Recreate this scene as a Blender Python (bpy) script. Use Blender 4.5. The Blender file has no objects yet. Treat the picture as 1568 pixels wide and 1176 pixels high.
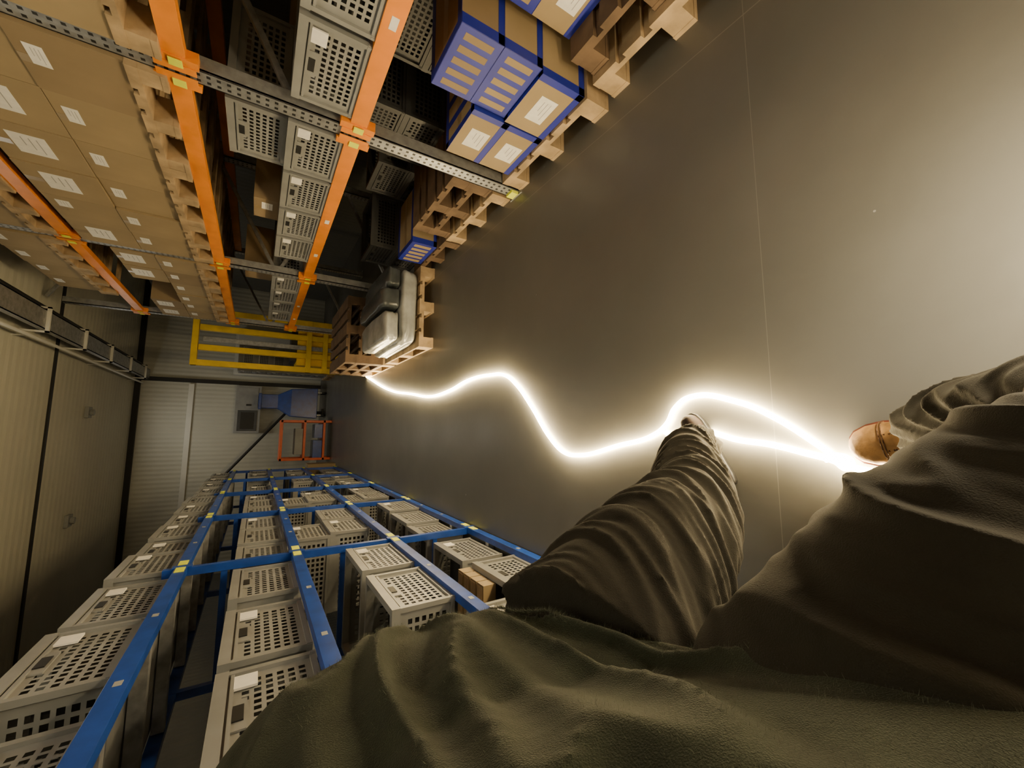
import bpy, bmesh, math, random
from mathutils import Vector, Matrix, noise
random.seed(7)
H = 1.4
scene = bpy.context.scene
COL = scene.collection

# ------------------------------------------------------------------ materials
def new_mat(name, color, rough=0.5, metal=0.0, nscale=6.0, namt=0.12, bump=0.0, bscale=60.0, emis=None, estr=0.0, spec=0.5, sheen=0.0):
    m = bpy.data.materials.new(name); m.use_nodes = True
    nt = m.node_tree; p = nt.nodes['Principled BSDF']
    p.inputs['Roughness'].default_value = rough
    p.inputs['Metallic'].default_value = metal
    p.inputs['Specular IOR Level'].default_value = spec
    if sheen: 
        p.inputs['Sheen Weight'].default_value = sheen
        p.inputs['Sheen Roughness'].default_value = 0.45
        p.inputs['Sheen Tint'].default_value = (1,.94,.76,1)
    tc = nt.nodes.new('ShaderNodeTexCoord')
    n = nt.nodes.new('ShaderNodeTexNoise'); n.inputs['Scale'].default_value = nscale; n.inputs['Detail'].default_value = 5
    nt.links.new(tc.outputs['Object'], n.inputs['Vector'])
    r = nt.nodes.new('ShaderNodeValToRGB')
    r.color_ramp.elements[0].position = 0.3; r.color_ramp.elements[1].position = 0.7
    c = Vector(color)
    r.color_ramp.elements[0].color = (*(c*(1-namt)), 1)
    r.color_ramp.elements[1].color = (*[min(1, x) for x in (c*(1+namt))], 1)
    nt.links.new(n.outputs['Fac'], r.inputs['Fac'])
    nt.links.new(r.outputs['Color'], p.inputs['Base Color'])
    if bump > 0:
        n2 = nt.nodes.new('ShaderNodeTexNoise'); n2.inputs['Scale'].default_value = bscale; n2.inputs['Detail'].default_value = 4
        nt.links.new(tc.outputs['Object'], n2.inputs['Vector'])
        b = nt.nodes.new('ShaderNodeBump'); b.inputs['Strength'].default_value = bump; b.inputs['Distance'].default_value = 0.004
        nt.links.new(n2.outputs['Fac'], b.inputs['Height']); nt.links.new(b.outputs['Normal'], p.inputs['Normal'])
    if emis:
        p.inputs['Emission Color'].default_value = (*emis, 1); p.inputs['Emission Strength'].default_value = estr
    return m

M = {}
M['orange'] = new_mat('orange_powder_coat', (0.80, 0.25, 0.015), 0.38)
M['blue'] = new_mat('blue_powder_coat', (0.012, 0.060, 0.33), 0.3, 0, 12, 0.25)
M['galv'] = new_mat('galvanised_steel', (0.40, 0.41, 0.42), 0.42, 0.7, 25, 0.25)
M['yellow'] = new_mat('yellow_paint', (0.85, 0.58, 0.02), 0.4)
M['ylabel'] = new_mat('yellow_label', (0.75, 0.80, 0.04), 0.6)
M['wood'] = new_mat('pallet_wood', (0.37, 0.265, 0.15), 0.8, 0, 9, 0.35, 0.3, 40)
M['wooddk'] = new_mat('pallet_wood_dark', (0.12, 0.075, 0.042), 0.8, 0, 9, 0.3, 0.3, 40)
M['carton'] = new_mat('carton_board', (0.31, 0.23, 0.125), 0.75, 0, 3, 0.12)
M['carton2'] = new_mat('carton_board_aged', (0.25, 0.18, 0.098), 0.75, 0, 3, 0.12)
M['tape'] = new_mat('packing_tape', (0.27, 0.195, 0.10), 0.3)
M['label'] = new_mat('paper_label', (0.80, 0.78, 0.74), 0.7, 0, 30, 0.05)
M['ink'] = new_mat('label_ink', (0.35, 0.35, 0.35), 0.7)
M['cblue'] = new_mat('blue_tape_print', (0.012, 0.022, 0.30), 0.5)
M['plastic'] = new_mat('crate_plastic', (0.235, 0.24, 0.238), 0.36, 0, 4, 0.18)
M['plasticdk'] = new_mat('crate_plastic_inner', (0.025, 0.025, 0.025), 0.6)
M['pgrey'] = new_mat('dark_crate_plastic', (0.08, 0.082, 0.085), 0.45, 0, 4, 0.10)
M['black'] = new_mat('black_rubber', (0.015, 0.015, 0.015), 0.5)
M['darkgrey'] = new_mat('dark_grey_plastic', (0.06, 0.065, 0.07), 0.5, 0, 5, 0.3)
M['grey'] = new_mat('grey_enamel', (0.30, 0.31, 0.31), 0.45)
M['red'] = new_mat('red_paint', (0.75, 0.12, 0.03), 0.4)
M['wrap'] = new_mat('stretch_wrap', (0.34, 0.355, 0.35), 0.22, 0, 6, 0.3, 0.9, 18)
M['wrapdk'] = new_mat('dark_wrap', (0.06, 0.07, 0.075), 0.3, 0, 6, 0.3, 0.8, 18)
M['white'] = new_mat('white_enamel', (0.75, 0.75, 0.70), 0.4, 0, 3, 0.04)
M['pants'] = new_mat('trouser_cotton', (0.0215, 0.0185, 0.0125), 0.9, 0, 14, 0.15, 0.4, 600, spec=.3, sheen=0.045)
M['jacket'] = new_mat('olive_fleece', (0.024, 0.030, 0.018), 0.95, 0, 22, 0.25, 0.5, 700, spec=.3, sheen=0.12)
M['fibre'] = new_mat('fleece_fibre', (0.12, 0.13, 0.09), 0.9, 0, 22, 0.25)
M['skin'] = new_mat('skin', (0.55, 0.33, 0.24), 0.5, 0, 8, 0.06)
M['hair'] = new_mat('hair', (0.05, 0.03, 0.02), 0.7, 0, 40, 0.4, 0.8, 150)
M['shoeo'] = new_mat('tan_leather', (0.40, 0.22, 0.08), 0.6, 0, 22, 0.5, 0.6, 45, spec=.3)
M['shoep'] = new_mat('brown_leather_panel', (0.12, 0.055, 0.022), 0.5, 0, 18, 0.3, 0.4, 60)
M['shoed'] = new_mat('dark_leather', (0.03, 0.02, 0.017), 0.7, 0, 14, 0.2, 0.2, 60, spec=.2)
M['sock'] = new_mat('grey_sock', (0.10, 0.10, 0.105), 0.9, 0, 40, 0.2, 0.6, 300)
M['sole'] = new_mat('rubber_sole', (0.13, 0.03, 0.015), 0.6)
M['led'] = new_mat('led_rope_glow', (1, 0.95, 0.85), 0.4, emis=(1.0, 0.76, 0.40), estr=200)
M['fillbody'] = new_mat('fill_housing_grey', (0.5, 0.5, 0.5), 0.4)

def ribbed(name, color, axis, period, rough=0.5, joint=None):
    m = new_mat(name, color, rough, 0, 1.5, 0.05)
    nt = m.node_tree; p = nt.nodes['Principled BSDF']
    geo = nt.nodes.new('ShaderNodeNewGeometry')
    sep = nt.nodes.new('ShaderNodeSeparateXYZ'); nt.links.new(geo.outputs['Position'], sep.inputs[0])
    mu = nt.nodes.new('ShaderNodeMath'); mu.operation = 'MULTIPLY'; mu.inputs[1].default_value = 1/period
    nt.links.new(sep.outputs[axis], mu.inputs[0])
    pp = nt.nodes.new('ShaderNodeMath'); pp.operation = 'PINGPONG'; pp.inputs[1].default_value = 0.5
    nt.links.new(mu.outputs[0], pp.inputs[0])
    b = nt.nodes.new('ShaderNodeBump'); b.inputs['Strength'].default_value = 0.6; b.inputs['Distance'].default_value = 0.016
    nt.links.new(pp.outputs[0], b.inputs['Height']); nt.links.new(b.outputs[0], p.inputs['Normal'])
    return m
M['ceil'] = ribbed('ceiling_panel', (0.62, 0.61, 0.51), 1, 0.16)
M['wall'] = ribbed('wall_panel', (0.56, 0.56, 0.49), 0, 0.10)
M['walls'] = ribbed('side_wall_panel_shaded', (0.14, 0.14, 0.127), 1, 0.10)  # panel colour darkened to stand in for shade behind the racks

def floor_mat():
    m = bpy.data.materials.new('epoxy_floor'); m.use_nodes = True
    nt = m.node_tree; p = nt.nodes['Principled BSDF']; L = nt.links.new
    geo = nt.nodes.new('ShaderNodeNewGeometry')
    n = nt.nodes.new('ShaderNodeTexNoise'); n.inputs['Scale'].default_value = 1.2; n.inputs['Detail'].default_value = 5; n.inputs['Roughness'].default_value = 0.55
    L(geo.outputs['Position'], n.inputs['Vector'])
    r = nt.nodes.new('ShaderNodeValToRGB')
    r.color_ramp.elements[0].position = 0.3; r.color_ramp.elements[0].color = (0.116, 0.113, 0.100, 1)
    r.color_ramp.elements[1].position = 0.72; r.color_ramp.elements[1].color = (0.150, 0.146, 0.130, 1)
    L(n.outputs['Fac'], r.inputs['Fac'])
    v = nt.nodes.new('ShaderNodeTexVoronoi'); v.inputs['Scale'].default_value = 3.2
    L(geo.outputs['Position'], v.inputs['Vector'])
    lt = nt.nodes.new('ShaderNodeMath'); lt.operation = 'LESS_THAN'; lt.inputs[1].default_value = 0.020
    L(v.outputs['Distance'], lt.inputs[0])
    mx = nt.nodes.new('ShaderNodeMixRGB'); mx.inputs[2].default_value = (0.3, 0.29, 0.27, 1)
    L(lt.outputs[0], mx.inputs[0]); L(r.outputs[0], mx.inputs[1])
    sep = nt.nodes.new('ShaderNodeSeparateXYZ'); L(geo.outputs['Position'], sep.inputs[0])
    prev = mx
    for ax, pos, w in ((0, 1.5, 0.002), (1, 0.65, 0.0012)):
        s = nt.nodes.new('ShaderNodeMath'); s.operation = 'SUBTRACT'; s.inputs[1].default_value = pos; L(sep.outputs[ax], s.inputs[0])
        a = nt.nodes.new('ShaderNodeMath'); a.operation = 'ABSOLUTE'; L(s.outputs[0], a.inputs[0])
        c = nt.nodes.new('ShaderNodeMath'); c.operation = 'LESS_THAN'; c.inputs[1].default_value = w; L(a.outputs[0], c.inputs[0])
        k = nt.nodes.new('ShaderNodeMixRGB'); k.inputs[2].default_value = (0.205, 0.2, 0.178, 1)
        L(c.outputs[0], k.inputs[0]); L(prev.outputs[0], k.inputs[1]); prev = k
    L(prev.outputs[0], p.inputs['Base Color'])
    n3 = nt.nodes.new('ShaderNodeTexNoise'); n3.inputs['Scale'].default_value = 2.2; n3.inputs['Detail'].default_value = 4; n3.inputs['Roughness'].default_value = .5
    L(geo.outputs['Position'], n3.inputs['Vector'])
    mr = nt.nodes.new('ShaderNodeMapRange'); mr.inputs['From Min'].default_value=.3; mr.inputs['From Max'].default_value=.7; mr.inputs['To Min'].default_value = 0.32; mr.inputs['To Max'].default_value = 0.40
    L(n3.outputs['Fac'], mr.inputs['Value']); L(mr.outputs[0], p.inputs['Roughness'])
    b = nt.nodes.new('ShaderNodeBump'); b.inputs['Strength'].default_value = 0.12; b.inputs['Distance'].default_value = 0.004
    n4 = nt.nodes.new('ShaderNodeTexNoise'); n4.inputs['Scale'].default_value = 22; n4.inputs['Detail'].default_value = 3
    L(geo.outputs['Position'], n4.inputs['Vector'])
    L(n4.outputs['Fac'], b.inputs['Height']); L(b.outputs[0], p.inputs['Normal'])
    return m
M['floor'] = floor_mat()

def post_mat():
    m = new_mat('perforated_galvanised', (0.36, 0.37, 0.38), 0.42, 0.6, 25, 0.2)
    nt = m.node_tree; p = nt.nodes['Principled BSDF']; L = nt.links.new
    geo = nt.nodes.new('ShaderNodeNewGeometry'); sep = nt.nodes.new('ShaderNodeSeparateXYZ'); L(geo.outputs['Position'], sep.inputs[0])
    mu = nt.nodes.new('ShaderNodeMath'); mu.operation='MULTIPLY'; mu.inputs[1].default_value = 26; L(sep.outputs[2], mu.inputs[0])
    fr = nt.nodes.new('ShaderNodeMath'); fr.operation='FRACT'; L(mu.outputs[0], fr.inputs[0])
    gt = nt.nodes.new('ShaderNodeMath'); gt.operation='GREATER_THAN'; gt.inputs[1].default_value=0.6; L(fr.outputs[0], gt.inputs[0])
    m2 = nt.nodes.new('ShaderNodeMath'); m2.operation='ADD'; m2.inputs[1].default_value=0.33; L(sep.outputs[1], m2.inputs[0])
    m3 = nt.nodes.new('ShaderNodeMath'); m3.operation='PINGPONG'; m3.inputs[1].default_value=1.2475; L(m2.outputs[0], m3.inputs[0])
    m5 = nt.nodes.new('ShaderNodeMath'); m5.operation='SUBTRACT'; m5.inputs[1].default_value=.018; L(m3.outputs[0], m5.inputs[0])
    m6 = nt.nodes.new('ShaderNodeMath'); m6.operation='ABSOLUTE'; L(m5.outputs[0], m6.inputs[0])
    m7 = nt.nodes.new('ShaderNodeMath'); m7.operation='LESS_THAN'; m7.inputs[1].default_value=.008; L(m6.outputs[0], m7.inputs[0])
    m8 = nt.nodes.new('ShaderNodeMath'); m8.operation='MULTIPLY'; L(m7.outputs[0], m8.inputs[0]); L(gt.outputs[0], m8.inputs[1])
    old = p.inputs['Base Color'].links[0].from_socket
    mx = nt.nodes.new('ShaderNodeMixRGB'); mx.inputs[2].default_value=(0.04,0.04,0.04,1)
    L(m8.outputs[0], mx.inputs[0]); L(old, mx.inputs[1]); L(mx.outputs[0], p.inputs['Base Color'])
    return m
M['post'] = post_mat()

# ------------------------------------------------------------------ mesh builder
class B:
    def __init__(s): s.v=[]; s.f=[]; s.m=[]; s.mats=[]
    def mi(s, k):
        if k not in s.mats: s.mats.append(k)
        return s.mats.index(k)
    def quad(s, a, b, c, d, k):
        i=len(s.v); s.v += [tuple(a),tuple(b),tuple(c),tuple(d)]; s.f.append((i,i+1,i+2,i+3)); s.m.append(s.mi(k))
    def box(s, x0,x1,y0,y1,z0,z1,k):
        i=len(s.v)
        s.v += [(x0,y0,z0),(x1,y0,z0),(x1,y1,z0),(x0,y1,z0),(x0,y0,z1),(x1,y0,z1),(x1,y1,z1),(x0,y1,z1)]
        for q in ((0,3,2,1),(4,5,6,7),(0,1,5,4),(1,2,6,5),(2,3,7,6),(3,0,4,7)):
            s.f.append(tuple(i+j for j in q)); s.m.append(s.mi(k))
    def beam(s, p, q, w, t, k):
        p=Vector(p); q=Vector(q); d=(q-p).normalized()
        up=Vector((0,0,1)) if abs(d.z)<0.9 else Vector((0,1,0))
        a=d.cross(up).normalized()*w/2; b=d.cross(a).normalized()*t/2
        i=len(s.v)
        for e in (p,q):
            for sa,sb in ((-1,-1),(1,-1),(1,1),(-1,1)): s.v.append(tuple(e+a*sa+b*sb))
        for qd in ((0,1,2,3),(7,6,5,4),(0,4,5,1),(1,5,6,2),(2,6,7,3),(3,7,4,0)):
            s.f.append(tuple(i+j for j in qd)); s.m.append(s.mi(k))
    def tube(s, p, q, r, k, n=14, r2=None):
        p=Vector(p); q=Vector(q); d=(q-p).normalized(); r2 = r if r2 is None else r2
        up=Vector((0,0,1)) if abs(d.z)<0.9 else Vector((0,1,0))
        a=d.cross(up).normalized(); b=d.cross(a).normalized(); i=len(s.v)
        for e,rr in ((p,r),(q,r2)):
            for j in range(n):
                t=2*math.pi*j/n; s.v.append(tuple(e+a*rr*math.cos(t)+b*rr*math.sin(t)))
        for j in range(n):
            s.f.append((i+j,i+(j+1)%n,i+n+(j+1)%n,i+n+j)); s.m.append(s.mi(k))
        s.f.append(tuple(i+j for j in range(n))[::-1]); s.m.append(s.mi(k))
        s.f.append(tuple(i+n+j for j in range(n))); s.m.append(s.mi(k))
    def rings(s, rs, k, cap=True):
        i=len(s.v); n=len(rs[0])
        for r in rs: s.v += [tuple(x) for x in r]
        for a in range(len(rs)-1):
            for j in range(n):
                s.f.append((i+a*n+j,i+a*n+(j+1)%n,i+(a+1)*n+(j+1)%n,i+(a+1)*n+j)); s.m.append(s.mi(k))
        if cap:
            s.f.append(tuple(i+j for j in range(n))[::-1]); s.m.append(s.mi(k))
            s.f.append(tuple(i+(len(rs)-1)*n+j for j in range(n))); s.m.append(s.mi(k))
    def mesh(s, name):
        me=bpy.data.meshes.new(name); me.from_pydata(s.v,[],s.f)
        for k in s.mats: me.materials.append(M[k])
        me.polygons.foreach_set('material_index', s.m); me.update()
        return me
    def obj(s, name, loc=(0,0,0), bevel=0, smooth=False, parent=None):
        return place(name, s.mesh(name+'_mesh'), loc, 0, bevel, smooth, parent)
def place(name, me, loc=(0,0,0), rz=0, bevel=0, smooth=False, parent=None):
    o=bpy.data.objects.new(name, me); o.location=loc; o.rotation_euler=(0,0,rz); COL.objects.link(o)
    if bevel:
        md=o.modifiers.new('bevel','BEVEL'); md.width=bevel; md.segments=2; md.limit_method='ANGLE'
    if smooth:
        for p in me.polygons: p.use_smooth=True
    if parent: o.parent=parent
    return o

# ------------------------------------------------------------------ room shell
XL, XR, YB, YF, ZC = -3.3, 3.6, -3.5, 12.0, 3.75
def shell(name, x0,x1,y0,y1,z0,z1,k):
    b=B(); b.box(x0,x1,y0,y1,z0,z1,k); return b.obj(name)
shell('floor', XL-.1,XR+.1,YB-.1,YF+.1,-.1,0,'floor')
shell('ceiling', XL-.1,XR+.1,YB-.1,YF+.1,ZC,ZC+.1,'ceil')
shell('wall_far', XL-.1,XR+.1,YF,YF+.1,0,ZC,'wall')
shell('wall_near', XL-.1,XR+.1,YB-.1,YB,0,ZC,'wall')
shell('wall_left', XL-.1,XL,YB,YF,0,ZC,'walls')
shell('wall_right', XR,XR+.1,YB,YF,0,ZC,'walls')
shell('trim_1', XL,XR,YF-.06,YF,ZC-.10,ZC,'black')
shell('trim_2', XL,XR,7.75,7.81,ZC-.02,ZC,'black')
shell('trim_3', XL,1.1,YF-.05,YF,2.70,2.80,'white')
shell('trim_4', 1.13,1.22,YF-.09,YF,0,ZC-.10,'black')
shell('trim_5', XL,XR,4.05,4.11,ZC-.02,ZC,'black')

# cable tray: a shallow trough hung from the ceiling, with trunking and a cable in it
b=B()
b.box(1.15,1.37,3.2,YF-.1,3.500,3.508,'galv')
for x in (1.15,1.36): b.box(x,x+.010,3.2,YF-.1,3.50,3.57,'galv')
for y in (4.2,5.4,6.6,7.8,9.0,10.2,11.4):
    b.box(1.11,1.13,y,y+.03,3.47,ZC,'white'); b.box(1.39,1.41,y,y+.03,3.47,ZC,'white'); b.box(1.11,1.41,y,y+.03,3.47,3.50,'white')
b.tube((1.06,3.2,3.60),(1.06,YF-.1,3.60),.018,'white')
b.tube((1.46,3.2,3.62),(1.46,YF-.1,3.62),.022,'black')
for y in (4.2,6.6,9.0,11.4):
    b.box(1.055,1.065,y,y+.02,3.60,ZC,'white'); b.box(1.455,1.465,y,y+.02,3.62,ZC,'white')
b.obj('cable_tray')
for (x,y) in ((0.3,9.2),(-1.35,8.9)):
    b=B(); b.box(-.09,.09,-.09,.09,-.05,0,'grey'); b.tube((0,0,-.10),(0,0,-.05),.05,'grey'); b.obj('emergency_light',(x,y,ZC),0.006)

# ------------------------------------------------------------------ reusable meshes
def pallet_mesh():
    b=B(); D=1.2; W=.8
    for y in (0,W/2-.05,W-.1): b.box(0,D,y,y+.1,0,.022,'wood')
    for x in (0,D/2-.07,D-.145):
        for y in (0,W/2-.05,W-.1): b.box(x+.002,x+.143,y+.002,y+.098,.022,.100,'wood')
        b.box(x,x+.145,0,W,.100,.122,'wood')
    for y,w in ((0,.145),(.185,.1),(.3275,.145),(.515,.1),(.655,.145)): b.box(0,D,y,y+w,.122,.144,'wood')
    return b.mesh('pallet_mesh')
PAL=pallet_mesh()
def pallet_dark():
    me=PAL.copy(); me.materials[0]=M['wooddk']; return me
PALD=pallet_dark()
PH=.144

CW,CD,CH=.46,.56,.275
def panel(b, o, u, v, w, h, nx, ny, mu, mv, k, frac=.62, skip=None):
    o=Vector(o);u=Vector(u);v=Vector(v)
    pu=(w-2*mu)/nx; pv=(h-2*mv)/ny
    us=[0]; 
    for i in range(nx): us += [mu+pu*(i+.5-frac/2), mu+pu*(i+.5+frac/2)]
    us.append(w); vs=[0]
    for i in range(ny): vs += [mv+pv*(i+.5-frac/2), mv+pv*(i+.5+frac/2)]
    vs.append(h)
    for i in range(len(us)-1):
        for j in range(len(vs)-1):
            if i%2==1 and j%2==1: 
                if skip is None or not skip(i//2,j//2): continue
            b.quad(o+u*us[i]+v*vs[j],o+u*us[i+1]+v*vs[j],o+u*us[i+1]+v*vs[j+1],o+u*us[i]+v*vs[j+1],k)
def crate_mesh(lab=True, k='plastic'):
    b=B(); W,D,h=CW,CD,CH; e=.014
    b.box(e,D-e,e,W-e,0,.01,k)
    sk=lambda i,j: (j>=5 and 4<=i<=7)
    for x,s in ((e,1),(D-e,1)):
        panel(b,(x,e,.0),(0,1,0),(0,0,1),W-2*e,h-.035,12,6,.035,.03,k,.6,sk)
    for y in (e,W-e):
        panel(b,(e,y,0),(1,0,0),(0,0,1),D-2*e,h-.035,14,6,.035,.03,k,.6)
    z0,z1=h-.035,h
    b.box(0,.03,0,W,z0,z1,k); b.box(D-.03,D,0,W,z0,z1,k); b.box(.03,D-.03,0,.03,z0,z1,k); b.box(.03,D-.03,W-.03,W,z0,z1,k)
    b.box(.004,.02,.004,W-.004,z0-.016,z0-.006,k)
    for x in (.002,D-.022):
        for y in (.002,W-.022): b.box(x,x+.02,y,y+.02,0,z0,k)
    b.box(.004,.016,.0,W,0,.018,k); b.box(D-.016,D-.004,0,W,0,.018,k); b.box(0,D,.004,.016,0,.018,k); b.box(0,D,W-.016,W-.004,0,.018,k)
    b.box(.008,.013,W/2-.07,W/2+.07,h-.085,h-.045,k)
    b.box(.004,.0075,W/2-.035,W/2+.035,h-.078,h-.052,'black')
    if lab: b.box(.003,.010,.04,.11,h-.110,h-.050,'label')
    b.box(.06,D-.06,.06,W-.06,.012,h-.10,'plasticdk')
    return b.mesh('crate_mesh')
CR=crate_mesh(True); CR2=crate_mesh(False); CRD=crate_mesh(False,'pgrey')
def crate(x,y,z,rz=0,lab=None,dark=False):
    me = CR if (lab if lab is not None else random.random()<.7) else CR2
    return place('plastic_crate', CRD if dark else me, (x,y,z), rz)

def carton(name,x0,y0,z0,d,w,h,k='carton',labels=(),stripes=False,edges=False):
    b=B(); b.box(0,d,0,w,0,h,k)
    b.box(.02,d-.02,w/2-.025,w/2+.025,h,h+.001,'tape')
    if not stripes and not edges: b.box(-.001,0,w/2-.025,w/2+.025,h-.08,h,'tape')
    for (ly,lz,lw,lh) in labels:
        b.box(-.002,-.0005,ly,ly+lw,lz,lz+lh,'label')
        for q in range(3): b.box(-.0028,-.002,ly+lw*.15,ly+lw*(.85-.15*q),lz+lh*(.25+.2*q),lz+lh*(.28+.2*q),'ink')
    if edges:
        t=.035
        b.box(-.0015,0,0,w,0,t,'cblue'); b.box(-.0015,0,0,t,0,h,'cblue'); 
        b.box(-.0015,d,-.0015,0,0,t,'cblue'); b.box(-.0015,.04,-.0015,0,0,h,'cblue'); b.box(0,d,.0,t,h,h+.0015,'cblue'); b.box(0,d,w-t,w,h,h+.0015,'cblue'); b.box(-.001,t,.0,w,h,h+.0015,'cblue')
        for q in range(1,4): b.box(d*q/4-.02,d*q/4+.02,0,w,h,h+.0017,'cblue')
    if stripes:
        b.box(-.0015,0,0,w,0,h,'cblue'); n=5
        for i in range(n):
            y=w*(.04+i*.92/n); b.box(-.0025,-.0015,y+.014,y+w*.92/n-.014,h*.16,h*.84,k)
        b.box(0,d,0,.04,h,h+.0015,'cblue'); b.box(0,d,w-.04,w,h,h+.0015,'cblue'); b.box(0,.04,0,w,h,h+.0016,'cblue')
        b.box(0,.05,-.0015,0,0,h,'cblue'); b.box(0,d,-.0015,0,0,.03,'cblue')
    return b.obj(name,(x0,y0,z0),.003)

# ------------------------------------------------------------------ orange pallet racking (right)
OX=1.63; OY=[-.33,2.165,4.66,7.15]; LV=[1.085,1.84,2.86]; BH=.082
b=B()
XB=OX+1.05
for y in OY:
    for x in (OX-.03,XB):
        b.box(x,x+.012,y-.045,y+.045,0,3.55,'post'); b.box(x,x+.075,y-.045,y-.038,0,3.55,'post'); b.box(x,x+.075,y+.038,y+.045,0,3.55,'post')
        b.box(x-.02,x+.10,y-.07,y+.07,0,.008,'galv')
    b.box(OX-.05,OX-.031,y-.035,y+.035,.01,.06,'ylabel')
    z=.15; k=0
    while z<3.3:
        b.beam((OX+.03,y,z),(XB+.03,y,z+.55),.03,.03,'galv') if k%2==0 else b.beam((XB+.03,y,z),(OX+.03,y,z+.55),.03,.03,'galv')
        z+=.6; k+=1
for i in range(len(OY)-1):
    y0,y1=OY[i]+.045,OY[i+1]-.045
    for z in LV:
        b.box(OX-.035,OX+.01,y0,y1,z-BH,z,'orange')
        b.box(XB+.02,XB+.07,y0,y1,z-BH,z,'orange')
    b.box(OX-.037,OX-.035,y0+1.0,y0+1.06,LV[0]-.06,LV[0]-.03,'label')
    b.box(OX-.037,OX-.035,y0+1.7,y0+1.76,LV[0]-.06,LV[0]-.03,'label')
for y in OY:
    for z in LV:
        for s in (-1,1):
            ya=y+s*.045; yb=y+s*.09
            b.box(OX-.042,OX+.012,min(ya,yb),max(ya,yb),z-.125,z+.045,'orange')
            b.box(OX-.046,OX-.042,y+s*.03-.02,y+s*.03+.02,z-.115,z+.035,'orange')
            b.box(OX-.050,OX-.046,y+s*.062-.022,y+s*.062+.022,z-.07,z-.02,'ylabel')
for i in range(len(OY)-1):
    b.box(OX+.012,XB+.015,OY[i]+.05,OY[i+1]-.05,LV[0]-.02,LV[0],'wooddk')
b.obj('pallet_rack',bevel=.002)

for (ya,n) in ((.62,3),(2.24,4),(4.74,4)):
    for j in range(n): crate(OX-.03,ya+j*.49,LV[0])
crate(OX+.02,2.30,LV[0]+CH+.001,0,False)
for j in range(2): crate(OX+.55,.62+j*.5,LV[0],0,False,True)
for j in range(3): crate(OX+.55,4.8+j*.5,LV[0],0,False,True)
carton('cardboard_box',OX+.1,4.8,LV[0]+CH+.001,.4,.5,.25,'carton2')
carton('cardboard_box',OX+.62,3.5,LV[0],.4,.5,.40,'carton2')
carton('cardboard_box',OX+.62,2.4,LV[0],.4,.5,.30,'carton2')
crate(OX+.55,2.97,LV[0],0,False,True); crate(OX+.55,2.97,LV[0]+CH+.001,0,False,True)
carton('cardboard_box',OX+.05,3.3,LV[0]+CH+.001,.35,.3,.16,'carton2',[(.05,.04,.1,.07)])
def palletload(y,z,rows,colsN,hh,dark=False,x=OX-.06):
    place('wooden_pallet', PALD if dark else PAL,(x,y,z))
    w=.8/colsN
    for r in range(rows):
        for c in range(colsN):
            if r==0: lb=[(.10,hh-.10,.12,.06)]
            else: lb=[(.08,hh*.35,.20,.15)] if random.random()<.7 else [(.06,hh-.12,.10,.07)]
            carton('cardboard_box',x+.01+random.random()*.02,y+c*w+.003,z+PH+.001+r*hh,.9,w-.006,hh-.004,random.choice(['carton','carton','carton2']),lb)
for y in (.50,1.31): palletload(y,LV[1],2,2,.37)
for y in (2.212,3.013,3.814): palletload(y,LV[1],2,2,.37)
for y in (4.71,5.51,6.31): palletload(y,LV[1],1 if y==5.51 else 2,2,.3)
for y in (1.31,2.212,3.013,3.814): palletload(y,LV[2],1,2,.3,x=OX-.05)
for y in (4.71,5.51): palletload(y,LV[2],1,2,.34)
# floor level
place('wooden_pallet',PAL,(1.64,.47,0)); 
place('wooden_pallet',PALD,(1.68,.46,PH))
carton('blue_banded_box',1.80,.98,PH*2,.5,.29,.21,labels=[(.08,.05,.12,.10)],edges=True)
carton('blue_banded_box',1.80,.98,PH*2+.213,.5,.29,.22,stripes=True)
place('wooden_pallet',PAL,(1.60,1.31,0))
X0=1.62
carton('blue_banded_box',X0,1.68,PH,.5,.36,.21,labels=[(.12,.05,.14,.11)],edges=True)
carton('blue_banded_box',X0,1.68,PH+.213,.5,.36,.21,labels=[(.12,.05,.14,.11)],edges=True)
carton('blue_banded_box',X0,1.33,PH,.5,.34,.25,labels=[(.1,.08,.16,.10)],edges=True)
carton('blue_banded_box',X0+.02,1.33,PH+.253,.5,.34,.20,stripes=True)
carton('blue_banded_box',X0+.02,1.33,PH+.456,.5,.34,.20,'carton2',stripes=True)
carton('blue_banded_box',X0+.53,1.34,PH,.5,.34,.42,'carton2',edges=True)
for k in range(3): crate(2.16,1.69,PH+k*(CH+.001),0,False,True)
for y in (2.24,3.06): place('wooden_pallet',PALD if y>2.3 else PAL,(1.60,y,0))
for k in range(2): place('wooden_pallet',PALD,(1.62,2.24,PH*(k+1)))
carton('blue_banded_box',1.62,3.25,PH,.5,.42,.22,stripes=True)
for k in range(2): crate(2.18,3.15,PH+k*(CH+.001),0,False,True)
for k in range(2): crate(2.05,2.4,PH*3+k*(CH+.001),0,False,True)
for k in range(2): crate(1.85,4.0,k*(CH+.001),0,False,True)
# protruding pallets with wrapped goods (long side along the aisle)
R90=math.pi/2
place('wooden_pallet',PAL,(1.60,3.66,0),R90); 
for k in range(4): place('wooden_pallet',PALD if k else PAL,(1.60,4.95,PH*k),R90)

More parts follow.
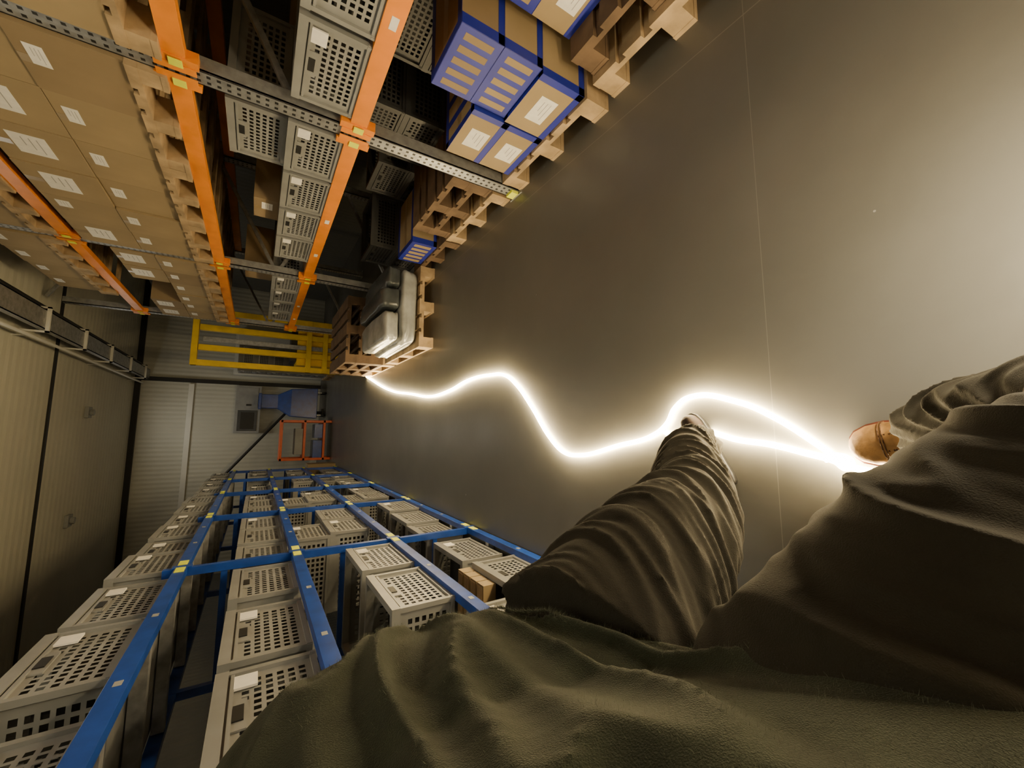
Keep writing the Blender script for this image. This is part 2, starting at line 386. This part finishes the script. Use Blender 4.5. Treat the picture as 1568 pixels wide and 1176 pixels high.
def blob(b,x0,x1,y0,y1,z0,z1,k,seed=0,n=32,amp=.012,ex=.2):
    rs=[]; cx,cy=(x0+x1)/2,(y0+y1)/2; hx,hy=(x1-x0)/2,(y1-y0)/2
    for i in range(17):
        t=i/16; s=(1-abs(2*t-1)**8)**.125 if 0<t<1 else .86
        s=max(s,.86)
        ring=[]
        for j in range(n*2):
            a=math.pi*j/n; c,sn=math.cos(a),math.sin(a)
            px=math.copysign(abs(c)**ex,c)*hx*s; py=math.copysign(abs(sn)**ex,sn)*hy*s
            q=1+amp*3*noise.noise(Vector((px*7+seed,py*7,t*5)))
            ring.append((cx+px*q,cy+py*q,z0+(z1-z0)*t+ (0 if t<.9 else .02*noise.noise(Vector((px*9,py*9,seed))))))
        rs.append(ring)
    b.rings(rs,k)
for (x0,x1,y0,y1,z0,z1,k,sd) in ((.84,1.57,3.70,4.80,PH+.002,PH+.16,'wrap',1),(.86,1.14,3.74,4.7,PH+.165,PH+.31,'wrap',4),(1.17,1.36,3.72,4.7,PH+.165,PH+.34,'wrapdk',2),(1.38,1.57,3.72,4.7,PH+.165,PH+.30,'wrapdk',3)):
    b=B(); blob(b,x0,x1,y0,y1,z0,z1,k,sd); b.obj('shrink_wrapped_bundle',smooth=True)

# ------------------------------------------------------------------ blue shelving (left)
BX=-.70; BD=.60; BY=[-.5,1.08,2.76,4.26,5.76,7.26,8.76]; BL=[.06,.62,1.185,1.71]
b=B()
for y in BY:
    for x in (BX-.0,BX-BD):
        b.box(x-.045,x-.004,y-.017,y+.017,0,1.76,'blue')
    for z in (.3,.9,1.5): b.box(BX-BD,BX-.045,y-.010,y+.010,z-.015,z+.015,'blue')
for i in range(len(BY)-1):
    y0,y1=BY[i]+.017,BY[i+1]-.017
    for z in BL:
        b.box(BX-.035,BX+.003,y0,y1,z-.052,z,'blue'); 
        b.box(BX-BD-.04,BX-BD-.005,y0,y1,z-.052,z,'blue')
        for q in (.18,.5,.82):
            yy=y0+(y1-y0)*q; b.box(BX-BD,BX-.035,yy-.02,yy+.02,z-.05,z-.005,'galv')
for y in BY:
    for z in BL:
        for s in (-1,1):
            b.box(BX+.003,BX+.006,y+s*.064-.040,y+s*.064+.040,z-.046,z-.006,'ylabel')
        b.box(BX-.004,BX+.004,y-.022,y+.022,z-.07,z+.012,'blue')
for i in range(1,len(BY)-1):
    for z in BL:
        for q in (.35,.68): b.box(BX+.003,BX+.0045,BY[i]+1.5*q-.014,BY[i]+1.5*q+.014,z-.038,z-.018,'grey')
b.obj('blue_shelving_rack',bevel=.002)
for i in range(1,len(BY)-1):
    y0=BY[i]+.03; pit=(BY[i+1]-BY[i]-.06)/3
    for li,z in enumerate(BL):
        for j in range(3):
            if random.random()<(.0 if (li>=2 and i<=2) else .13): continue
            dz=random.uniform(-.05,.0)
            o=crate(BX-.012+dz, y0+j*pit+CW+(pit-CW)*random.random(), z, math.pi)
            if li in (0,1) and random.random()<.35 and not (i==1 and li==0 and j>0):
                crate(BX-.03+dz, y0+j*pit+CW+(pit-CW)*.5, z+CH+.001, math.pi)
b=B()
for q in range(4):
    b.box(0,.26,q*.075,q*.075+.068,0,.07,'carton'); b.box(.01,.25,q*.075+.008,q*.075+.06,.07,.074,'wood')
b.obj('parts_carton',(-1.02,1.84,.06+CH+.002))

# ------------------------------------------------------------------ far end objects
b=B(); Y=8.3
for x,z1 in ((1.08,2.39),(1.34,2.30),(1.68,2.30),(1.96,2.39)): b.box(x,x+.095,Y,Y+.09,.05,z1,'yellow')
for z in (2.31,.62,.10,.34): b.box(1.08,2.055,Y-.01,Y+.10,z,z+.085,'yellow')
b.box(1.5,1.58,Y+.03,Y+.08,.1,2.25,'galv')
b.box(1.22,1.95,Y+.1,Y+.7,.08,.85,'yellow'); b.box(1.3,1.85,Y+.12,Y+.6,.85,.95,'black')
for x in (1.25,1.75): b.box(x,x+.16,Y-.7,Y,.06,.11,'galv')
for x in (1.2,1.9): b.tube((x,Y+.3,.08),(x+.06,Y+.3,.08),.08,'black')
for x in (1.25,1.85): b.tube((x,Y-.6,.05),(x+.06,Y-.6,.05),.05,'black')
b.obj('pallet_stacker',bevel=.004)
b=B(); b.box(1.35,2.4,11.6,11.97,0,1.95,'white'); b.box(1.36,1.86,11.585,11.6,.05,1.9,'white'); b.box(1.89,2.39,11.585,11.6,.05,1.9,'white'); b.box(1.82,1.84,11.57,11.585,.9,1.1,'black')
b.obj('storage_locker',bevel=.004)
place('wooden_pallet',PAL,(1.2,9.7,0))
for k in range(6): place('plastic_crate',CR,(1.22,9.8,PH+k*(CH+.001)))
b=B(); b.box(0,1.15,-.25,0,0,.52,'grey'); b.box(.05,.55,-.262,-.25,.06,.46,'darkgrey'); b.box(.62,1.10,-.262,-.25,.06,.46,'grey'); b.box(.1,.5,-.266,-.262,.12,.40,'black')
b.box(.66,.70,-.275,-.262,.2,.3,'black'); b.obj('wall_cabinet',(-.05,YF,1.35),.006)
b=B()
def fr(z,x0,x1,y0,y1): return [(x0,y0,z),(x1,y0,z),(x1,y1,z),(x0,y1,z)]
b.rings([fr(.20,.30,1.02,10.7,11.1),fr(.75,.34,.98,10.72,11.1),fr(1.02,.52,.84,10.8,11.05),fr(1.36,.52,.84,10.8,11.05)],'blue')
b.box(.50,.86,10.78,11.07,1.34,1.40,'blue')
for x in (.36,.9):
    for y in (10.76,11.04): b.tube((x,y,.055),(x+.04,y,.055),.055,'black'); b.box(x,x+.04,y-.02,y+.02,.05,.22,'galv')
b.obj('blue_hopper',bevel=.01)
b=B(); b.tube((.46,11.3,.0),(.46,11.3,.82),.035,'black'); b.tube((.46,11.3,.80),(-.98,11.3,1.95),.03,'black'); b.box(.36,.56,11.2,11.4,0,.03,'black'); b.obj('lifting_arm')
b=B()
for x in (-.62,.18):
    for y in (9.7,10.2): b.box(x,x+.05,y,y+.05,.0,.98,'red')
for z in (.12,.5,.93): b.box(-.62,.23,9.7,10.25,z,z+.045,'red')
b.box(-.60,-.2,9.75,10.2,.17,.35,'blue'); b.box(-.15,.15,9.75,10.2,.17,.33,'blue'); b.box(-.5,.05,9.75,10.2,.55,.70,'grey')
b.obj('red_trolley',bevel=.004)
carton('cardboard_box',-.95,8.95,0,.3,.4,.5,'carton')

# ------------------------------------------------------------------ LED rope
def rope(pts,r=.0095):
    cu=bpy.data.curves.new('led_rope','CURVE'); cu.dimensions='3D'; cu.bevel_depth=r; cu.bevel_resolution=4; cu.resolution_u=10
    sp=cu.splines.new('BEZIER'); sp.bezier_points.add(len(pts)-1)
    for bp,p in zip(sp.bezier_points,pts):
        bp.co=p if len(p)==3 else (p[0],p[1],r+.001); bp.handle_left_type='AUTO'; bp.handle_right_type='AUTO'
    cu.materials.append(M['led'])
    o=bpy.data.objects.new('led_light_rope',cu); COL.objects.link(o); return o
pts=[(.835,6.44),(.50,5.04),(.40,4.27),(.33,3.68),(.348,3.22),(.40,2.84),(.40,2.52),(.371,2.295),(.291,2.15),(.149,1.99),(-.043,1.80),(-.111,1.69),(-.123,1.588),(-.065,1.30),(-.013,1.10),(.03,1.04),(.09,1.0),(.129,.93),(.10,.757),(.041,.638),(-.047,.52),(-.095,.46),(-.11,.36),(-.08,.10),(.05,-.1),(.3,-.3),(.5,-.5)]
rope(pts)
rope([(.0,1.06),(-.02,1.01),(-.01,.95),(.0,.89),(-.03,.76),(-.042,.663),(-.066,.56),(-.085,.49),(-.10,.462,.024),(-.085,.45,.028),(-.07,.475,.026),(-.08,.51,.026)])
cp=[]
for i in range(60):
    a=i*.45; r=.14+.03*math.sin(i*.7); cp.append((.55+r*math.cos(a),-.6+r*math.sin(a),.008+.0022*i))
rope(cp,.004)

# ------------------------------------------------------------------ person
def cat(P,t):
    n=len(P)-1; x=min(max(t*n,0),n-1e-6); i=int(x); f=x-i
    p0=P[max(i-1,0)];p1=P[i];p2=P[i+1];p3=P[min(i+2,n)]
    return 0.5*((2*p1)+(p2-p0)*f+(2*p0-5*p1+4*p2-p3)*f*f+(3*p1-p0-3*p2+p3)*f**3)
def limb(b,P,R,k,nt=160,na=96,fold=.010,freq=24,seed=0,twist=1.0,fr=None):
    V=[Vector(p) for p in P]; RV=[Vector((r[0],r[1],0)) for r in R]
    rs=[]; ref=Vector((1,0,0)); L=0; last=None
    for i in range(nt+1):
        t=i/nt; c=cat(V,t); d=(cat(V,min(t+.005,1))-cat(V,max(t-.005,0))).normalized()
        a=(ref-d*ref.dot(d)).normalized(); bb=d.cross(a); rr=cat(RV,t)
        if last is not None: L+=(c-last).length
        last=c; ring=[]
        f0=fold*(fr(t) if fr else 1)
        for j in range(na):
            th=2*math.pi*j/na; ct,st=math.cos(th),math.sin(th)
            s=L*freq+twist*ct*1.5+twist*.8*math.sin(2*th+seed)
            n1=noise.noise(Vector((ct*.45+seed,st*.45,s)))
            n2=noise.noise(Vector((ct*.9+seed+9,st*.9,s*1.7)))
            q=(1-min(1,abs(n1)*2.8))**1.3*1.0+(1-min(1,abs(n2)*2.8))**1.5*.35-.5
            ring.append(c+a*(rr.x*ct+q*f0*ct)+bb*(rr.y*st+q*f0*st))
        rs.append(ring)
    b.rings(rs,k)
def torso(b,S,k,fold=.008,seed=3,n=120,nt=140,zfreq=9,cut=None,e=.75,yaw=0):
    A=[Vector((s[0],s[1],s[2])) for s in S]; R=[Vector((s[3],s[4],0)) for s in S]; rs=[]
    for i in range(nt+1):
        t=i/nt; c=cat(A,t); r=cat(R,t); ring=[]
        for j in range(n):
            th=2*math.pi*j/n; ct,st=math.cos(th),math.sin(th)
            px=math.copysign(abs(ct)**e,ct)*r.x; py=math.copysign(abs(st)**e,st)*r.y
            if yaw and py<0: px+=-yaw*py*(1-t)
            q=noise.noise(Vector((ct*1.2+seed,st*1.2,c.z*zfreq+st*1.8))); q=(1-min(1,abs(q)*2.4))**1.5-.4
            z=c.z
            if cut: z=z+cut(py+c.y-.38)*(1-t)**2
            ring.append((c.x+px+q*fold*ct,c.y+py+q*fold*st,z))
        rs.append(ring)
    b.rings(rs,k)
    return rs
def remeshed(b,name,vox,parent,smooth=6):
    me=b.mesh(name); o=bpy.data.objects.new(name,me); COL.objects.link(o)
    md=o.modifiers.new('r','REMESH'); md.mode='VOXEL'; md.voxel_size=vox; md.use_smooth_shade=True
    ms=o.modifiers.new('s','SMOOTH'); ms.iterations=smooth; ms.factor=.5
    o.parent=parent; return o
person=bpy.data.objects.new('photographer',None); COL.objects.link(person)
b=B()
limb(b,[(-.062,.868,.055),(-.062,.850,.15),(-.125,.755,.30),(-.19,.655,.45),(-.225,.595,.60),(-.285,.540,.78),(-.35,.50,.96)],
     [(.076,.074),(.078,.078),(.096,.096),(.110,.110),(.126,.126),(.143,.145),(.145,.17)],'pants',nt=280,fold=.015,freq=23,seed=1)
limb(b,[(.0,.27,.11),(.02,.20,.21),(.035,.08,.36),(.0,-.03,.50),(-.088,.044,.66),(-.212,.134,.80),(-.34,.20,.94)],
     [(.066,.066),(.075,.075),(.088,.088),(.11,.11),(.140,.140),(.152,.156),(.13,.15)],'pants',nt=300,fold=.018,freq=15,seed=5,twist=1.4)
torso(b,[(-.42,.35,.76,.05,.06),(-.425,.35,.81,.11,.18),(-.42,.36,.90,.13,.25),(-.41,.38,1.0,.137,.272),(-.41,.40,1.08,.13,.275),(-.41,.40,1.18,.12,.25)],'pants',fold=.012)
remeshed(b,'trousers',.005,person,2)
b=B()
def hem(py): return .2*py-1.1*py*py if py<0 else .7*py
jr=torso(b,[(-.425,.325,.965,.165,.345),(-.425,.33,1.03,.166,.34),(-.42,.345,1.12,.165,.325),(-.42,.37,1.22,.157,.29),(-.44,.39,1.36,.135,.25),(-.46,.39,1.44,.09,.17),(-.46,.38,1.50,.06,.07)],'jacket',fold=.024,cut=hem,yaw=.50,zfreq=12,e=.6)
limb(b,[(-.46,.58,1.40),(-.52,.63,1.26),(-.56,.65,1.12),(-.52,.63,.98),(-.46,.60,.90)],[(.075,.075),(.07,.07),(.06,.06),(.052,.052),(.045,.045)],'jacket',nt=100,fold=.006,seed=11)
limb(b,[(-.46,.19,1.40),(-.43,.03,1.28),(-.36,-.10,1.20),(-.24,-.14,1.24),(-.13,-.13,1.30)],[(.075,.075),(.07,.07),(.06,.06),(.052,.052),(.042,.042)],'jacket',nt=100,fold=.006,seed=13)
remeshed(b,'jacket',.0055,person,2)
fb=B(); mi=fb.mi('fibre')
def fibre(p,nrm,L):
    d=(nrm+Vector((random.uniform(-.7,.7),random.uniform(-.7,.7),random.uniform(-.9,.5)))).normalized()
    s=d.cross(Vector((random.random(),random.random(),random.random()+.1))).normalized()*.00024
    i=len(fb.v); fb.v += [tuple(p-s-nrm*.003),tuple(p+s-nrm*.003),tuple(p+d*L)]; fb.f.append((i,i+1,i+2)); fb.m.append(mi)
for q in range(70000):
    i=random.randrange(0,3) if q%3==0 else random.randrange(0,90); j=random.randrange(120)
    a=Vector(jr[i][j]); c=Vector(jr[i][(j+1)%120]); e=Vector(jr[i+1][j])
    p=a+(c-a)*random.random()+(e-a)*random.random()
    nr=(c-a).cross(e-a)
    if nr.length<1e-9: continue
    fibre(p,nr.normalized(),random.uniform(.002,.0065) if i>2 else random.uniform(.004,.010))
fb.obj('fleece_pile',parent=person)
def ell(b,c,r,k,n=20,f=None):
    rs=[]
    for i in range(1,n):
        p=math.pi*i/n; ring=[]
        for j in range(2*n):
            t=math.pi*j/n; v=Vector((math.sin(p)*math.cos(t),math.sin(p)*math.sin(t),-math.cos(p)))
            if f: v=f(v)
            ring.append((c[0]+v.x*r[0],c[1]+v.y*r[1],c[2]+v.z*r[2]))
        rs.append(ring)
    b.rings(rs,k)
HC=Vector((-.43,.375,1.66))
b=B()
b.tube((-.46,.38,1.44),(-.44,.377,1.60),.062,'skin',20,.058)
def hf(v):
    w=v.copy()
    if v.z<0: w.x=v.x*(1+.12*v.z)+.06*(-v.z); w.y=v.y*(1+.30*v.z)
    return w
ell(b,HC,(.098,.076,.120),'skin',f=hf)
ell(b,HC+Vector((.098,0,-.02)),(.022,.015,.028),'skin',8)
ell(b,HC+Vector((.086,0,-.062)),(.016,.026,.012),'skin',8)
for s in (-1,1): ell(b,HC+Vector((-.005,s*.078,-.01)),(.02,.010,.033),'skin',8)
remeshed(b,'head',.004,person,2)
b=B()
for s in (-1,1): ell(b,HC+Vector((.083,s*.032,.008)),(.012,.013,.010),'white',8); ell(b,HC+Vector((.092,s*.032,.008)),(.005,.006,.006),'black',8); b.box(HC.x+.085,HC.x+.097,HC.y+s*.032-.018,HC.y+s*.032+.018,HC.z+.028,HC.z+.034,'hair')
o=b.obj('eyes',parent=person,smooth=True)
b=B(); ell(b,HC+Vector((-.018,0,.03)),(.105,.086,.115),'hair'); o=b.obj('hair',parent=person,smooth=True)
def hand(name,w,fd,up,side):
    w=Vector(w);fd=Vector(fd).normalized();up=Vector(up).normalized();side=Vector(side).normalized()
    b=B()
    rs=[]
    for t,hw,hh in ((0,.028,.022),(.03,.034,.018),(.06,.042,.016),(.09,.042,.013)):
        ring=[]
        for j in range(16):
            a=2*math.pi*j/16; ring.append(w+fd*t+side*hw*math.cos(a)+up*hh*math.sin(a))
        rs.append(ring)
    b.rings(rs,'skin')
    for q,L in ((-.030,.06),(-.010,.073),(.010,.078),(.030,.070)):
        p=w+fd*.085+side*q; d=fd; r=.0095
        for s in (.42,.32,.26):
            e=p+d*L*s; b.tube(p-d*.004,e,r,'skin',12,r*.92); p=e; r*=.92; d=(d-up*.45).normalized()
    p=w+fd*.03+side*.032; d=(fd*.6+side*.8-up*.2).normalized(); r=.011
    for L in (.035,.028,.022):
        e=p+d*L; b.tube(p-d*.004,e,r,'skin',12,r*.92); p=e; r*=.92; d=(d+fd*.4-up*.2).normalized()
    remeshed(b,name,.003,person,2)
hand('left_hand',(-.465,.60,.905),(.1,0,-1),(0,1,0),(1,0,0))
hand('right_hand',(-.14,-.13,1.295),(.9,.2,.35),(.2,-1,.3),(0,.3,1))
def shoe(name,heel,toe,k,solek,hgt=.085,w=.046):
    h=Vector((heel[0],heel[1],0)); t=Vector((toe[0],toe[1],0)); d=(t-h).normalized(); s=Vector((-d.y,d.x,0)); L=(t-h).length
    b=B()
    prof=[(0.0,.5,.7),(.03,.75,.95),(.12,.86,1.15),(.28,.84,1.2),(.42,.86,1.0),(.58,.98,.78),(.68,1.05,.70),(.72,1.07,.665),(.725,1.09,.69),(.85,1.03,.62),(.94,.80,.54),(.985,.5,.40),(1.0,.25,.30)]
    rs=[]
    for u,ww,hh in prof:
        c=h+d*L*u; ring=[]
        for j in range(28):
            a=2*math.pi*j/28; ca,sa=math.cos(a),math.sin(a)
            z=.022+hgt*hh*(max(0,sa)**.8) if sa>0 else .022
            ring.append(c+s*w*ww*math.copysign(abs(ca)**.8,ca)+Vector((0,0,z)))
        rs.append(ring)
    b.rings(rs,k)
    rs=[]
    for z in (0.001,.024):
        ring=[]
        for u,ww,hh in prof: ring.append(h+d*(L*u+(.004 if u>.9 else 0))+s*(w*ww+.004)+Vector((0,0,z)))
        for u,ww,hh in prof[::-1]: ring.append(h+d*(L*u+(.004 if u>.9 else 0))-s*(w*ww+.004)+Vector((0,0,z)))
        rs.append(ring)
    b.rings(rs,solek)
    pk='shoep' if k=='shoeo' else 'black'
    def top(u):
        for a,c in zip(prof,prof[1:]):
            if a[0]<=u<=c[0]: f=(u-a[0])/(c[0]-a[0]); return .022+hgt*(a[2]+(c[2]-a[2])*f)
    for u in (.725,.745):
        ww=w*1.09
        for q in range(14):
            a0=math.pi*q/14; a1=math.pi*(q+1)/14; c=h+d*L*u
            P=[c+s*(ww+.001)*math.copysign(abs(math.cos(a))**.8,math.cos(a))+Vector((0,0,.023+hgt*.69*(math.sin(a)**.8 if a>0 and a<math.pi else 0))) for a in (a0,a1)]
            b.tube(P[0],P[1],.0014,pk,6)
    for i in range(6):
        u=.42+i*.05; c=h+d*L*u; c2=h+d*L*(u+.04)
        b.tube(c-s*.022+Vector((0,0,top(u)-.005)),c2+s*.022+Vector((0,0,top(u+.04)-.005)),.0034,pk,8)
        b.tube(c+s*.022+Vector((0,0,top(u)-.005)),c2-s*.022+Vector((0,0,top(u+.04)-.005)),.0034,pk,8)
    c=h+d*L*.22
    b.tube(c+Vector((0,0,.09)),c+d*-.005+Vector((0,0,.19)),.047,'sock',24,.050)
    b.obj(name,parent=person,smooth=True)
shoe('right_shoe',(.01,.15),(-.045,.445),'shoeo','sole',.080,.050)
shoe('left_shoe',(-.19,.80),(.055,.94),'shoed','black',.075,.038)

# ------------------------------------------------------------------ lights
def area(name,loc,size,power,color,rot=(0,0,0),sy=None):
    l=bpy.data.lights.new(name,'AREA'); l.energy=power; l.color=color; l.size=size
    if sy: l.shape='RECTANGLE'; l.size_y=sy
    o=bpy.data.objects.new(name,l); o.location=loc; o.rotation_euler=rot; COL.objects.link(o); return o
def point(name,loc,power,color,r=.08):
    l=bpy.data.lights.new(name,'POINT'); l.energy=power; l.color=color; l.shadow_soft_size=r
    o=bpy.data.objects.new(name,l); o.location=loc; COL.objects.link(o); return o
W=(1.0,.92,.76)
area('added_fill_down',(.5,.9,3.30),.25,7,W,sy=1.3)  # invented fill out of view, adds soft overhead ambient to the aisle
area('added_fill_up',(.5,.9,3.50),.25,42,(1,.96,.84),rot=(math.pi,0,0),sy=1.3)  # invented upward fill, added to brighten the ceiling and far wall
b=B(); b.box(-.14,.14,-.68,.68,-.16,.0,'fillbody')
for y in (-.6,.6): b.box(-.01,.01,y-.01,y+.01,.0,.27,'galv')
b.obj('added_fill_housing',(.5,.9,3.48))  # unseen housing, made up to hold the two fills above the aisle
area('added_fill_rear',(.3,-1.8,3.68),.3,6,W,sy=1.5)  # weak ambient fill added behind the camera, no known fixture
area('added_fill_middle',(.2,5.7,3.70),.25,10,(1,.95,.80),sy=.6)  # fill added just out of view to brighten the stacker and far wall
area('added_fill_far',(.0,10.2,3.68),.3,18,(1,.95,.82),sy=1.2)  # added fill that lifts the far end, not a known fixture
point('hand_lamp',(.42,-.06,.36),34,(1.0,.83,.54),.06)
w=bpy.data.worlds.new('world'); scene.world=w; w.use_nodes=True
w.node_tree.nodes['Background'].inputs[0].default_value=(.8,.85,1,1); w.node_tree.nodes['Background'].inputs[1].default_value=.05

# ------------------------------------------------------------------ camera
Xw=Vector((0,-.9933,.1159)); 
Yw=Vector((-.5337,.098,.840)); Dn=Vector((.8461,.0618,.5295))
Dn.normalize(); Yw=(Yw-Dn*Yw.dot(Dn)).normalized(); Xw=Dn.cross(Yw); 
if Xw.y>0: Xw=-Xw
Zw=-Dn
right=Vector((Xw.x,Yw.x,Zw.x)); down=Vector((Xw.y,Yw.y,Zw.y)); fwd=Vector((Xw.z,Yw.z,Zw.z))
R=Matrix((right,-down,-fwd)).transposed()
cam=bpy.data.cameras.new('camera'); cam.sensor_width=36; cam.lens=36*617/1568; cam.clip_start=.02
co=bpy.data.objects.new('camera',cam); COL.objects.link(co)
co.matrix_world=Matrix.Translation((0,0,H)) @ R.to_4x4()
scene.camera=co
